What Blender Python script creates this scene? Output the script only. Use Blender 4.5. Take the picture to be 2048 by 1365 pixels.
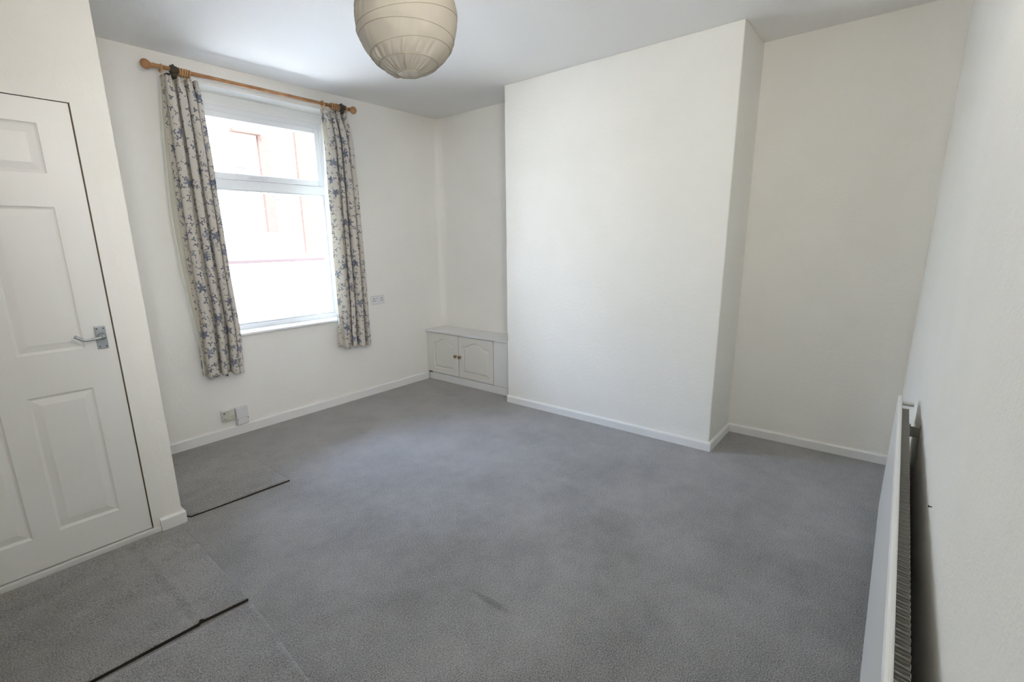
import bpy, bmesh, math, random
from mathutils import Vector, Matrix
random.seed(7)
for o in list(bpy.data.objects): bpy.data.objects.remove(o)
SC = bpy.context.scene
COL = SC.collection
PI = math.pi
R = math.radians

# ------------------------------------------------------------------ camera
CAM = Vector((-3.2675, -3.8060, 1.4166))
F_PX, W_PX, H_PX = 965.31, 2048.0, 1365.0
yaw, pit, rol = R(-50.0692), R(-13.0401), R(-0.9776)
fwd = Vector((-math.sin(yaw)*math.cos(pit), math.cos(yaw)*math.cos(pit), math.sin(pit)))
r0 = Vector((math.cos(yaw), math.sin(yaw), 0)); u0 = r0.cross(fwd)
rt = r0*math.cos(rol) + u0*math.sin(rol); up = -r0*math.sin(rol) + u0*math.cos(rol)
cd = bpy.data.cameras.new('camera'); cam = bpy.data.objects.new('camera', cd); COL.objects.link(cam)
m = Matrix((rt, up, -fwd)).transposed().to_4x4(); m.translation = CAM; cam.matrix_world = m
cd.sensor_fit = 'HORIZONTAL'; cd.sensor_width = 36.0; cd.lens = F_PX/W_PX*36.0
cd.shift_x = 27.87/W_PX; cd.shift_y = 25.59/W_PX
cd.clip_start = 0.01; cd.clip_end = 200
SC.camera = cam

# ------------------------------------------------------------------ light
SC.view_settings.view_transform = 'Standard'; SC.view_settings.look = 'None'
SC.view_settings.gamma = 1.0; SC.view_settings.use_curve_mapping = False
SC.view_settings.exposure = 0.04
wd = bpy.data.worlds.new('sky'); SC.world = wd; wd.use_nodes = True
nt = wd.node_tree; nt.nodes.clear()
wo = nt.nodes.new('ShaderNodeOutputWorld'); bg = nt.nodes.new('ShaderNodeBackground')
tc = nt.nodes.new('ShaderNodeTexCoord'); sp = nt.nodes.new('ShaderNodeSeparateXYZ'); cr = nt.nodes.new('ShaderNodeValToRGB')
nt.links.new(tc.outputs['Generated'], sp.inputs[0]); nt.links.new(sp.outputs['Z'], cr.inputs[0])
cr.color_ramp.elements[0].position = 0.0; cr.color_ramp.elements[0].color = (0.48, 0.50, 0.51, 1)
cr.color_ramp.elements[1].position = 0.7; cr.color_ramp.elements[1].color = (0.43, 0.59, 0.98, 1)
nt.links.new(cr.outputs[0], bg.inputs['Color']); bg.inputs['Strength'].default_value = 30.0
nt.links.new(bg.outputs[0], wo.inputs[0])
sd = bpy.data.lights.new('sun', 'SUN'); sd.energy = 20.0; sd.angle = R(1.0); sd.color = (1, 0.95, 0.88)
so = bpy.data.objects.new('sun', sd); COL.objects.link(so)
so.rotation_euler = Vector((0.25, 0.62, -0.85)).to_track_quat('-Z', 'Y').to_euler()   # shines away from the room on to the street

# added fill lights near the camera, out of view: warm wash on the ceiling and a beam towards the window wall
def lamp(name, kind, loc, tgt, power, color, size):
    ld = bpy.data.lights.new(name, kind); ld.energy = power; ld.color = color
    if kind == 'AREA': ld.size = size
    else: ld.shadow_soft_size = size; ld.spot_size = R(70); ld.spot_blend = 1.0
    lo = bpy.data.objects.new(name, ld); COL.objects.link(lo); lo.location = loc
    lo.rotation_euler = (Vector(tgt)-Vector(loc)).to_track_quat('-Z', 'Y').to_euler()
lamp('ceiling_fill', 'AREA', (-2.5, -3.6, 2.2), (-1.3, -1.8, 2.8), 18, (1, 0.93, 0.81), 0.3)  # added fill with no fitting in the room, lifts the darker walls
lamp('window_wall_fill', 'SPOT', (-3.35, -3.75, 1.75), (-0.45, 0, 1.45), 116, (0.95, 0.965, 1.0), 0.15)  # added fill beam from an unseen source, brightens the window wall

# ------------------------------------------------------------------ materials
def mat(name, color, rough=0.6, spec=0.5, metal=0.0):
    mt = bpy.data.materials.new(name); mt.use_nodes = True
    b = mt.node_tree.nodes['Principled BSDF']
    b.inputs['Base Color'].default_value = (*color, 1); b.inputs['Roughness'].default_value = rough
    b.inputs['Specular IOR Level'].default_value = spec; b.inputs['Metallic'].default_value = metal
    return mt
def N(mt, kind, **kw):
    n = mt.node_tree.nodes.new(kind)
    for k, v in kw.items(): setattr(n, k, v)
    return n
def L(mt, a, b): mt.node_tree.links.new(a, b)
def bsdf(mt): return mt.node_tree.nodes['Principled BSDF']
def math_node(mt, op, a, b=None, clamp=False):
    n = N(mt, 'ShaderNodeMath', operation=op); n.use_clamp = clamp
    for i, x in enumerate((a, b)):
        if x is None: continue
        if isinstance(x, (int, float)): n.inputs[i].default_value = x
        else: L(mt, x, n.inputs[i])
    return n.outputs[0]
def add_bump(mt, layers):
    """layers: (scale, strength, distance, detail)"""
    t = N(mt, 'ShaderNodeTexCoord'); prev = None
    for sc, st, di, de in layers:
        nz = N(mt, 'ShaderNodeTexNoise'); nz.inputs['Scale'].default_value = sc; nz.inputs['Detail'].default_value = de
        L(mt, t.outputs['Object'], nz.inputs['Vector'])
        bp = N(mt, 'ShaderNodeBump'); bp.inputs['Strength'].default_value = st; bp.inputs['Distance'].default_value = di
        L(mt, nz.outputs['Fac'], bp.inputs['Height'])
        if prev: L(mt, prev.outputs[0], bp.inputs['Normal'])
        prev = bp
    L(mt, prev.outputs[0], bsdf(mt).inputs['Normal'])
def vary(mt, c1, c2, scale, detail=3, lo=0.35, hi=0.65):
    t = N(mt, 'ShaderNodeTexCoord'); nz = N(mt, 'ShaderNodeTexNoise')
    nz.inputs['Scale'].default_value = scale; nz.inputs['Detail'].default_value = detail
    r = N(mt, 'ShaderNodeValToRGB'); e = r.color_ramp.elements
    e[0].position = lo; e[0].color = (*c1, 1); e[1].position = hi; e[1].color = (*c2, 1)
    L(mt, t.outputs['Object'], nz.inputs['Vector']); L(mt, nz.outputs['Fac'], r.inputs[0]); L(mt, r.outputs[0], bsdf(mt).inputs['Base Color'])

M = {}
M['wall'] = mat('painted_wall', (0.87, 0.86, 0.81), 0.75, 0.3)
vary(M['wall'], (0.91, 0.893, 0.84), (0.925, 0.91, 0.86), 3)
add_bump(M['wall'], [(45, 0.22, 0.008, 4), (190, 0.4, 0.003, 3)])
M['ceiling'] = mat('painted_ceiling', (0.92, 0.91, 0.89), 0.85, 0.2)
add_bump(M['ceiling'], [(9, 0.12, 0.01, 3), (160, 0.3, 0.003, 3)])
M['trim'] = mat('white_gloss_wood', (0.88, 0.88, 0.87), 0.32, 0.5)
add_bump(M['trim'], [(30, 0.05, 0.003, 2)])
M['door'] = mat('white_door_paint', (0.875, 0.868, 0.84), 0.38, 0.5)
M['framepaint'] = mat('cream_frame_paint', (0.905, 0.892, 0.85), 0.6, 0.3)
def grain(mt, sx, sz, st):
    t = N(mt, 'ShaderNodeTexCoord'); mp = N(mt, 'ShaderNodeMapping'); nz = N(mt, 'ShaderNodeTexNoise')
    mp.inputs['Scale'].default_value = (sx, sx, sz); nz.inputs['Scale'].default_value = 1; nz.inputs['Detail'].default_value = 4
    bp = N(mt, 'ShaderNodeBump'); bp.inputs['Strength'].default_value = st; bp.inputs['Distance'].default_value = 0.002
    L(mt, t.outputs['Object'], mp.inputs[0]); L(mt, mp.outputs[0], nz.inputs['Vector']); L(mt, nz.outputs['Fac'], bp.inputs['Height'])
    L(mt, bp.outputs[0], bsdf(mt).inputs['Normal'])
grain(M['door'], 260, 9, 0.22)
M['upvc'] = mat('white_window_plastic', (0.86, 0.87, 0.88), 0.25, 0.5)
M['plastic'] = mat('white_plastic', (0.78, 0.78, 0.78), 0.35, 0.5)
M['oldplastic'] = mat('yellowed_plastic', (0.66, 0.65, 0.55), 0.45, 0.4)
vary(M['oldplastic'], (0.60, 0.58, 0.44), (0.72, 0.72, 0.66), 22, 2)
M['slot'] = mat('dark_slot', (0.05, 0.05, 0.05), 0.7, 0.2)
M['screw'] = mat('blue_grey_screw', (0.15, 0.24, 0.28), 0.4, 0.5, 0.5)
M['gap'] = mat('bare_brown_wood_edge', (0.16, 0.105, 0.06), 0.8, 0.2)
M['cupboard'] = mat('cream_cupboard_paint', (0.79, 0.78, 0.73), 0.4, 0.5)
M['cupwhite'] = mat('white_cupboard_board', (0.82, 0.825, 0.83), 0.35, 0.5)
M['knob'] = mat('brown_wood_knob', (0.27, 0.17, 0.09), 0.4, 0.5); vary(M['knob'], (0.20, 0.12, 0.06), (0.34, 0.22, 0.12), 60)
M['pole'] = mat('honey_pine', (0.45, 0.22, 0.09), 0.42, 0.5)
vary(M['pole'], (0.36, 0.165, 0.065), (0.52, 0.28, 0.125), 14, 3)
M['ring'] = mat('pale_wood_ring', (0.50, 0.29, 0.13), 0.42, 0.5)
M['bracket'] = mat('dark_brown_bracket', (0.055, 0.045, 0.03), 0.45, 0.5)
M['metal'] = mat('brushed_chrome', (0.42, 0.45, 0.48), 0.38, 0.5, 0.75)
M['metal_dark'] = mat('screw_recess', (0.12, 0.13, 0.14), 0.5, 0.5, 0.5)
M['rad'] = mat('white_radiator_enamel', (0.84, 0.85, 0.84), 0.28, 0.5)
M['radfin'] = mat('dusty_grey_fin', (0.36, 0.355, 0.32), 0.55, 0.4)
M['radpipe'] = mat('galvanised_bracket', (0.42, 0.41, 0.38), 0.5, 0.5, 0.3)
M['cord'] = mat('white_flex', (0.8, 0.8, 0.78), 0.5)
M['cane'] = mat('cane_rib', (0.24, 0.21, 0.15), 0.6)

# carpet
def carpet_material(name, a, b, seed=0.0):
    mt = mat(name, a, 0.95, 0.12)
    t = N(mt, 'ShaderNodeTexCoord'); mp = N(mt, 'ShaderNodeMapping'); mp.inputs['Location'].default_value = (seed, seed*0.7, 0)
    L(mt, t.outputs['Object'], mp.inputs[0])
    def nz(s, d, ro=0.5):
        n = N(mt, 'ShaderNodeTexNoise'); n.inputs['Scale'].default_value = s; n.inputs['Detail'].default_value = d; n.inputs['Roughness'].default_value = ro
        L(mt, mp.outputs[0], n.inputs['Vector']); return n.outputs['Fac']
    nap = nz(2.3, 5, 0.62); mid = nz(14, 3); fine = nz(230, 3, 0.75); tuft = nz(150, 3, 0.8)
    s = math_node(mt, 'ADD', math_node(mt, 'MULTIPLY', math_node(mt, 'SUBTRACT', nap, 0.5), 0.95),
                  math_node(mt, 'MULTIPLY', math_node(mt, 'SUBTRACT', mid, 0.5), 0.30))
    s = math_node(mt, 'ADD', s, math_node(mt, 'MULTIPLY', math_node(mt, 'SUBTRACT', fine, 0.5), 4.2))
    s = math_node(mt, 'ADD', s, math_node(mt, 'MULTIPLY', math_node(mt, 'SUBTRACT', tuft, 0.5), 1.4))
    if not seed:      # a scuffed streak in the middle of the floor
        sx = N(mt, 'ShaderNodeSeparateXYZ'); L(mt, t.outputs['Object'], sx.inputs[0])
        ex = math_node(mt, 'DIVIDE', math_node(mt, 'ADD', sx.outputs[0], 2.014), 0.021); ey = math_node(mt, 'DIVIDE', math_node(mt, 'ADD', sx.outputs[1], 2.695), 0.11)
        rr = math_node(mt, 'ADD', math_node(mt, 'MULTIPLY', ex, ex), math_node(mt, 'MULTIPLY', ey, ey))
        s = math_node(mt, 'SUBTRACT', s, math_node(mt, 'MULTIPLY', math_node(mt, 'SUBTRACT', 1.0, rr, clamp=True), 0.36))
    s = math_node(mt, 'ADD', s, 0.5, clamp=True)
    mx = N(mt, 'ShaderNodeMix', data_type='RGBA'); mx.inputs[6].default_value = (*a, 1); mx.inputs[7].default_value = (*b, 1)
    L(mt, s, mx.inputs[0]); L(mt, mx.outputs[2], bsdf(mt).inputs['Base Color'])
    h = math_node(mt, 'ADD', fine, math_node(mt, 'MULTIPLY', tuft, 1.5))
    bp = N(mt, 'ShaderNodeBump'); bp.inputs['Strength'].default_value = 0.6; bp.inputs['Distance'].default_value = 0.006
    L(mt, h, bp.inputs['Height']); L(mt, bp.outputs[0], bsdf(mt).inputs['Normal'])
    bsdf(mt).inputs['Sheen Weight'].default_value = 0.6; bsdf(mt).inputs['Sheen Roughness'].default_value = 0.35; bsdf(mt).inputs['Sheen Tint'].default_value = (1, 1, 1, 1)
    return mt
M['carpet'] = carpet_material('grey_carpet', (0.115, 0.110, 0.106), (0.455, 0.440, 0.425))
M['carpet_b'] = carpet_material('grey_carpet_offcut', (0.115, 0.110, 0.106), (0.455, 0.440, 0.425), 4.3)
M['carpet_edge'] = mat('dark_carpet_edge', (0.05, 0.045, 0.04), 0.95, 0.1)  # near-black colour on the sides of the carpet pieces

# floral curtain cloth
def fabric():
    mt = bpy.data.materials.new('floral_curtain_cloth'); mt.use_nodes = True
    nt = mt.node_tree; nt.nodes.clear()
    out = N(mt, 'ShaderNodeOutputMaterial'); uv = N(mt, 'ShaderNodeUVMap'); uv.uv_map = 'cloth'
    def mixc(f, a, b):
        mx = N(mt, 'ShaderNodeMix', data_type='RGBA'); L(mt, f, mx.inputs[0])
        for i, c in ((6, a), (7, b)):
            if isinstance(c, tuple): mx.inputs[i].default_value = (*c, 1)
            else: L(mt, c, mx.inputs[i])
        return mx.outputs[2]
    wob = N(mt, 'ShaderNodeTexNoise'); wob.inputs['Scale'].default_value = 55; wob.inputs['Detail'].default_value = 2
    L(mt, uv.outputs[0], wob.inputs['Vector'])
    def layer(scale, off, lobes, r0, amp, keep, wobble=0.25):
        mp = N(mt, 'ShaderNodeMapping'); mp.inputs['Scale'].default_value = (scale, scale, scale); mp.inputs['Location'].default_value = (off, off*1.7, 0)
        L(mt, uv.outputs[0], mp.inputs[0])
        vo = N(mt, 'ShaderNodeTexVoronoi', voronoi_dimensions='2D'); vo.inputs['Scale'].default_value = 1; vo.inputs['Randomness'].default_value = 0.85
        L(mt, mp.outputs[0], vo.inputs['Vector'])
        df = N(mt, 'ShaderNodeVectorMath', operation='SUBTRACT'); L(mt, mp.outputs[0], df.inputs[0]); L(mt, vo.outputs['Position'], df.inputs[1])
        sx = N(mt, 'ShaderNodeSeparateXYZ'); L(mt, df.outputs[0], sx.inputs[0])
        cs = N(mt, 'ShaderNodeSeparateColor'); L(mt, vo.outputs['Color'], cs.inputs[0])
        ang = math_node(mt, 'ARCTAN2', sx.outputs['Y'], sx.outputs['X'])
        ang = math_node(mt, 'ADD', ang, math_node(mt, 'MULTIPLY', cs.outputs[0], 6.28))
        rad = math_node(mt, 'SQRT', math_node(mt, 'ADD', math_node(mt, 'MULTIPLY', sx.outputs['X'], sx.outputs['X']), math_node(mt, 'MULTIPLY', sx.outputs['Y'], sx.outputs['Y'])))
        shp = math_node(mt, 'ADD', math_node(mt, 'MULTIPLY', math_node(mt, 'COSINE', math_node(mt, 'MULTIPLY', ang, lobes)), amp), r0)
        shp = math_node(mt, 'ADD', shp, math_node(mt, 'MULTIPLY', math_node(mt, 'SUBTRACT', wob.outputs['Fac'], 0.5), wobble))
        inside = math_node(mt, 'MULTIPLY', math_node(mt, 'SUBTRACT', shp, rad), 14, clamp=True)
        pres = math_node(mt, 'GREATER_THAN', cs.outputs[1], 1-keep)
        return math_node(mt, 'MULTIPLY', inside, pres), cs.outputs[2], rad
    col = mixc(wob.outputs['Fac'], (0.76, 0.71, 0.63), (0.83, 0.79, 0.72))
    # thin stems
    st = N(mt, 'ShaderNodeTexNoise'); st.inputs['Scale'].default_value = 9; st.inputs['Detail'].default_value = 1
    L(mt, uv.outputs[0], st.inputs['Vector'])
    stem = math_node(mt, 'LESS_THAN', math_node(mt, 'ABSOLUTE', math_node(mt, 'SUBTRACT', st.outputs['Fac'], 0.5)), 0.006)
    clump = N(mt, 'ShaderNodeTexNoise'); clump.inputs['Scale'].default_value = 8; L(mt, uv.outputs[0], clump.inputs['Vector'])
    cl = math_node(mt, 'GREATER_THAN', clump.outputs['Fac'], 0.52)
    col = mixc(math_node(mt, 'MULTIPLY', math_node(mt, 'MULTIPLY', stem, cl), 0.6), col, (0.25, 0.27, 0.27))
    f, rnd, rad = layer(9, 1.3, 5, 0.25, 0.08, 0.55)
    fc = mixc(rnd, (0.11, 0.135, 0.24), (0.38, 0.40, 0.47))
    col = mixc(math_node(mt, 'MULTIPLY', f, 0.85), col, fc)
    f, rnd, rad = layer(21, 5.1, 3, 0.22, 0.17, 0.62)
    fc = mixc(rnd, (0.09, 0.11, 0.19), (0.24, 0.28, 0.30))
    col = mixc(math_node(mt, 'MULTIPLY', f, 0.9), col, fc)
    f, rnd, rad = layer(27, 9.4, 2, 0.17, 0.13, 0.45)
    fc = mixc(rnd, (0.20, 0.24, 0.24), (0.31, 0.25, 0.36))
    col = mixc(math_node(mt, 'MULTIPLY', f, 0.85), col, fc)
    d = N(mt, 'ShaderNodeBsdfDiffuse'); tr = N(mt, 'ShaderNodeBsdfTranslucent'); ms = N(mt, 'ShaderNodeMixShader'); ms.inputs[0].default_value = 0.28
    L(mt, col, d.inputs[0]); L(mt, col, tr.inputs[0]); L(mt, d.outputs[0], ms.inputs[1]); L(mt, tr.outputs[0], ms.inputs[2]); L(mt, ms.outputs[0], out.inputs[0])
    return mt
M['floral'] = fabric()
def thin(name, color, tfac, rough_scale=0):
    mt = bpy.data.materials.new(name); mt.use_nodes = True; mt.node_tree.nodes.clear()
    out = N(mt, 'ShaderNodeOutputMaterial'); d = N(mt, 'ShaderNodeBsdfDiffuse'); tr = N(mt, 'ShaderNodeBsdfTranslucent'); ms = N(mt, 'ShaderNodeMixShader')
    ms.inputs[0].default_value = tfac; d.inputs[0].default_value = (*color, 1); tr.inputs[0].default_value = (*color, 1)
    if rough_scale:
        t = N(mt, 'ShaderNodeTexCoord'); nz = N(mt, 'ShaderNodeTexNoise'); nz.inputs['Scale'].default_value = rough_scale; nz.inputs['Detail'].default_value = 4
        bp = N(mt, 'ShaderNodeBump'); bp.inputs['Strength'].default_value = 0.35; bp.inputs['Distance'].default_value = 0.004
        L(mt, t.outputs['Object'], nz.inputs['Vector']); L(mt, nz.outputs['Fac'], bp.inputs['Height']); L(mt, bp.outputs[0], d.inputs['Normal'])
    L(mt, d.outputs[0], ms.inputs[1]); L(mt, tr.outputs[0], ms.inputs[2]); L(mt, ms.outputs[0], out.inputs[0])
    return mt
M['lining'] = thin('cream_lining_cloth', (0.80, 0.78, 0.68), 0.3)
M['paper'] = thin('cream_rice_paper', (0.52, 0.485, 0.42), 0.50, 30)
# glass
mt = bpy.data.materials.new('window_glass'); mt.use_nodes = True; mt.node_tree.nodes.clear()
out = N(mt, 'ShaderNodeOutputMaterial'); a = N(mt, 'ShaderNodeBsdfTransparent'); g = N(mt, 'ShaderNodeBsdfGlossy'); fr = N(mt, 'ShaderNodeFresnel'); ms = N(mt, 'ShaderNodeMixShader')
g.inputs['Roughness'].default_value = 0.02; fr.inputs['IOR'].default_value = 1.3
a.inputs[0].default_value = (0.96, 0.98, 0.97, 1)
L(mt, fr.outputs[0], ms.inputs[0]); L(mt, a.outputs[0], ms.inputs[1]); L(mt, g.outputs[0], ms.inputs[2]); L(mt, ms.outputs[0], out.inputs[0])
M['glass'] = mt
# outside
def brick_material(name, c1, c2, mortar, scale):
    mt = mat(name, c1, 0.9, 0.1)
    t = N(mt, 'ShaderNodeTexCoord'); mp = N(mt, 'ShaderNodeMapping'); mp.inputs['Rotation'].default_value = (R(90), 0, 0)
    b = N(mt, 'ShaderNodeTexBrick'); b.inputs['Color1'].default_value = (*c1, 1); b.inputs['Color2'].default_value = (*c2, 1); b.inputs['Mortar'].default_value = (*mortar, 1)
    b.inputs['Scale'].default_value = scale; b.inputs['Mortar Size'].default_value = 0.015
    L(mt, t.outputs['Object'], mp.inputs[0]); L(mt, mp.outputs[0], b.inputs['Vector']); L(mt, b.outputs['Color'], bsdf(mt).inputs['Base Color'])
    return mt
M['render'] = mat('cream_render', (0.60, 0.57, 0.52), 0.9, 0.1)
M['brick'] = brick_material('pale_red_brick', (0.080, 0.050, 0.039), (0.088, 0.055, 0.043), (0.092, 0.065, 0.054), 4)
M['roof'] = mat('grey_roof_tile', (0.35, 0.33, 0.32), 0.9, 0.1)
M['pale'] = mat('pale_garden_wall', (0.78, 0.76, 0.73), 0.9, 0.1); add_bump(M['pale'], [(20, 0.3, 0.01, 3)])
M['coping'] = mat('red_coping', (0.060, 0.042, 0.038), 0.9, 0.1)
M['paving'] = mat('pale_paving', (0.72, 0.64, 0.53), 0.9, 0.1); add_bump(M['paving'], [(12, 0.3, 0.01, 3)])
M['houseglass'] = mat('house_window_glass', (0.10, 0.085, 0.088), 0.9, 0.1)
M['teal'] = mat('teal_paint', (0.45, 0.75, 0.72), 0.6)

# ------------------------------------------------------------------ mesh helpers
def B(): return bmesh.new()
def box(bm, x0, x1, y0, y1, z0, z1, bev=0, seg=2):
    x0, x1 = sorted((x0, x1)); y0, y1 = sorted((y0, y1)); z0, z1 = sorted((z0, z1))
    t = bmesh.new()
    bmesh.ops.create_cube(t, size=1)
    for v in t.verts: v.co = Vector(((x0+x1)/2+v.co.x*(x1-x0), (y0+y1)/2+v.co.y*(y1-y0), (z0+z1)/2+v.co.z*(z1-z0)))
    if bev: bmesh.ops.bevel(t, geom=t.edges[:], offset=bev, segments=seg, affect='EDGES', profile=0.5)
    join(bm, t)
def join(bm, t, mtx=None):
    me = bpy.data.meshes.new('tmp'); t.to_mesh(me); t.free()
    if mtx: me.transform(mtx)
    bm.from_mesh(me); bpy.data.meshes.remove(me)
def tube(bm, pts, rad, n=12, closed=False, flat=None):
    pts = [Vector(p) for p in pts]; rings = []
    k = len(pts); up0 = None
    for i, p in enumerate(pts):
        if closed: d = pts[(i+1) % k] - pts[i-1]
        else: d = pts[min(i+1, k-1)] - pts[max(i-1, 0)]
        d.normalize()
        if up0 is None: up0 = d.orthogonal().normalized()
        a = (up0 - d*up0.dot(d)).normalized(); b = d.cross(a); up0 = a
        r = rad[i] if isinstance(rad, (list, tuple)) else rad
        rings.append([bm.verts.new(p + a*math.cos(2*PI*j/n)*r + b*math.sin(2*PI*j/n)*r) for j in range(n)])
    for i in range(k if closed else k-1):
        A, C = rings[i], rings[(i+1) % k]
        for j in range(n):
            f = bm.faces.new((A[j], A[(j+1) % n], C[(j+1) % n], C[j])); f.smooth = True
    if not closed:
        bm.faces.new(rings[0][::-1]); bm.faces.new(rings[-1])
def lathe(bm, prof, origin, axis, n=24):
    """prof: (distance along axis, radius)"""
    axis = Vector(axis).normalized(); a = axis.orthogonal().normalized(); b = axis.cross(a); o = Vector(origin); rings = []
    for h, r in prof:
        rings.append([bm.verts.new(o + axis*h + (a*math.cos(2*PI*j/n)+b*math.sin(2*PI*j/n))*max(r, 1e-5)) for j in range(n)])
    for A, C in zip(rings, rings[1:]):
        for j in range(n):
            f = bm.faces.new((A[j], A[(j+1) % n], C[(j+1) % n], C[j])); f.smooth = True
def prism(bm, poly, z0, z1, fn=None):
    """vertical prism over a polygon (x, y)"""
    a = [bm.verts.new((x, y, z0)) for x, y in poly]; b = [bm.verts.new((x, y, z1)) for x, y in poly]
    bm.faces.new(a[::-1]); bm.faces.new(b); n = len(poly)
    for i in range(n): bm.faces.new((a[i], a[(i+1) % n], b[(i+1) % n], b[i]))
def obj(name, bm, material, parent=None, auto=True, solid=0):
    bmesh.ops.remove_doubles(bm, verts=bm.verts[:], dist=1e-6)
    bmesh.ops.recalc_face_normals(bm, faces=bm.faces[:])
    me = bpy.data.meshes.new(name); bm.to_mesh(me); bm.free()
    for mm in (material if isinstance(material, list) else [material]): me.materials.append(mm)
    o = bpy.data.objects.new(name, me); COL.objects.link(o)
    if parent: o.parent = parent
    if solid:
        md = o.modifiers.new('thickness', 'SOLIDIFY'); md.thickness = solid; md.offset = 0
    return o
def empty(name, loc=(0, 0, 0)):
    o = bpy.data.objects.new(name, None); o.location = loc; COL.objects.link(o); o.empty_display_size = 0.1; return o
def tag(o, label, cat, group=None):
    o['label'] = label; o['category'] = cat
    if group: o['group'] = group
    return o
def struct(o, label=None):
    o['kind'] = 'structure'
    if label: o['label'] = label
    return o
def at(bm, loc):
    """shift a bmesh written in world coordinates so that it sits under an empty at loc"""
    bmesh.ops.translate(bm, verts=bm.verts[:], vec=-Vector(loc)); return bm

# ------------------------------------------------------------------ room numbers
H = 2.622
YL, YR = -1.182, -2.932           # chimney breast along y, its face at x = 0
AL, AR = 0.374, 0.467             # alcove backs
XL = -3.95                        # left wall
XP, YP = -2.584, -1.0415          # partition corner
YW = [(-4.6, -3.957), (-0.7, -3.946), (-0.3, -3.938), (0.1, -3.918), (AR, -3.893), (0.95, -3.87)]   # the radiator wall bows towards the alcove
def ywall(x):
    for (xa, ya), (xb, yb) in zip(YW, YW[1:]):
        if x <= xb: return ya + (yb-ya)*(x-xa)/(xb-xa)
    return YW[-1][1]
WX0, WX1, WZ0, WZ1 = -1.96, -0.80, 0.757, 2.487
OUT = 0.32

# floor and ceiling
bm = B(); box(bm, XL-0.3, 0.9, -4.5, OUT, -0.15, 0); struct(obj('floor', bm, M['carpet']), 'dark grey fitted carpet')
bm = B(); box(bm, XL-0.3, 0.9, -4.5, OUT, H, H+0.2); struct(obj('ceiling', bm, M['ceiling']))
# window wall, with the boxed-in corner of the alcove
bm = B()
box(bm, XL-0.3, WX0, 0, OUT, 0, H); box(bm, WX1, 0.9, 0, OUT, 0, H); box(bm, WX0, WX1, 0, OUT, 0, WZ0); box(bm, WX0, WX1, 0, OUT, WZ1, H)
prism(bm, [(AL-0.06, 0.01)] + [(AL-0.055*(1-math.sin(a)), -0.085*(1-math.cos(a))) for a in [k*PI/2/10 for k in range(11)]] + [(AL+0.01, -0.085), (AL+0.01, 0.01)], 0, H)
struct(obj('wall_back', bm, M['wall']))
# right hand wall: back of both alcoves
bm = B(); box(bm, AL, 0.9, YL-0.2, 0, 0, H); box(bm, AR, 0.9, -4.3, YR+0.2, 0, H)
struct(obj('wall_right', bm, M['wall']))
bm = B(); box(bm, 0, 0.6, YR, YL, 0, H, 0.006, 2); struct(obj('wall_chimney', bm, M['wall']), 'smooth white chimney breast between two alcoves')
# radiator wall
bm = B(); xw = [XL-0.3] + [-0.9+0.09*k for k in range(21)]
prism(bm, [(x, ywall(x)) for x in xw] + [(0.9, -4.5), (XL-0.3, -4.5)], 0, H)
struct(obj('wall_front', bm, M['wall']))
bm = B(); box(bm, XL-0.25, XL, -4.4, 0, 0, H)
struct(obj('wall_left', bm, M['wall']))
# partition: front face at YP, holds the door, returns to the window wall
DX0, DX1, DZ0, DZ1 = -3.477, -2.715, 0.031, 2.011
GAP = 0.006
bm = B()
box(bm, DX1+0.054, XP, YP-0.0, YP+0.10, 0, H); box(bm, XL, DX0-0.05, YP, YP+0.10, 0, H); box(bm, DX0-0.05, DX1+0.054, YP, YP+0.10, DZ1+0.05, H)
box(bm, XP-0.09, XP, YP+0.05, 0, 0, H)
for e in bm.edges: pass
struct(obj('wall_partition', bm, M['wall']))

# ------------------------------------------------------------------ skirting boards
def skirting(name, pts, h=0.07, t=0.017):
    """pts: polyline along the wall foot; the board grows to the left of its direction"""
    bm = B(); prof = [(0, 0), (t, 0), (t, h-0.010), (t-0.004, h-0.003), (t-0.009, h), (0, h)]
    P = [Vector((x, y)) for x, y in pts]; rings = []
    for i, p in enumerate(P):
        d0 = (P[i]-P[i-1]).normalized() if i else None; d1 = (P[i+1]-P[i]).normalized() if i < len(P)-1 else None
        n0 = Vector((-d0.y, d0.x)) if d0 else None; n1 = Vector((-d1.y, d1.x)) if d1 else None
        if n0 is None: n = n1
        elif n1 is None: n = n0
        else: n = (n0+n1); n = n/(n.dot(n0))
        rings.append([bm.verts.new((p.x+n.x*a, p.y+n.y*a, z)) for a, z in prof])
    k = len(prof)
    for A, C in zip(rings, rings[1:]):
        for j in range(k): bm.faces.new((A[j], A[(j+1) % k], C[(j+1) % k], C[j]))
    bm.faces.new(rings[0][::-1]); bm.faces.new(rings[-1])
    return struct(obj(name, bm, M['trim']))
skirting('baseboard_back', [(0.098, 0), (XP, 0)], 0.075)
skirting('baseboard_chimney', [(AR, YR), (0, YR), (0, YL)][::-1][::-1] and [(AR, ywall(AR)+0.0), (AR, YR), (0, YR), (0, YL+0.0)], 0.062)
skirting('baseboard_front', [(x, ywall(x)) for x in (XL, -0.7, -0.3, 0.1, AR-0.018)], 0.062)
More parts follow.
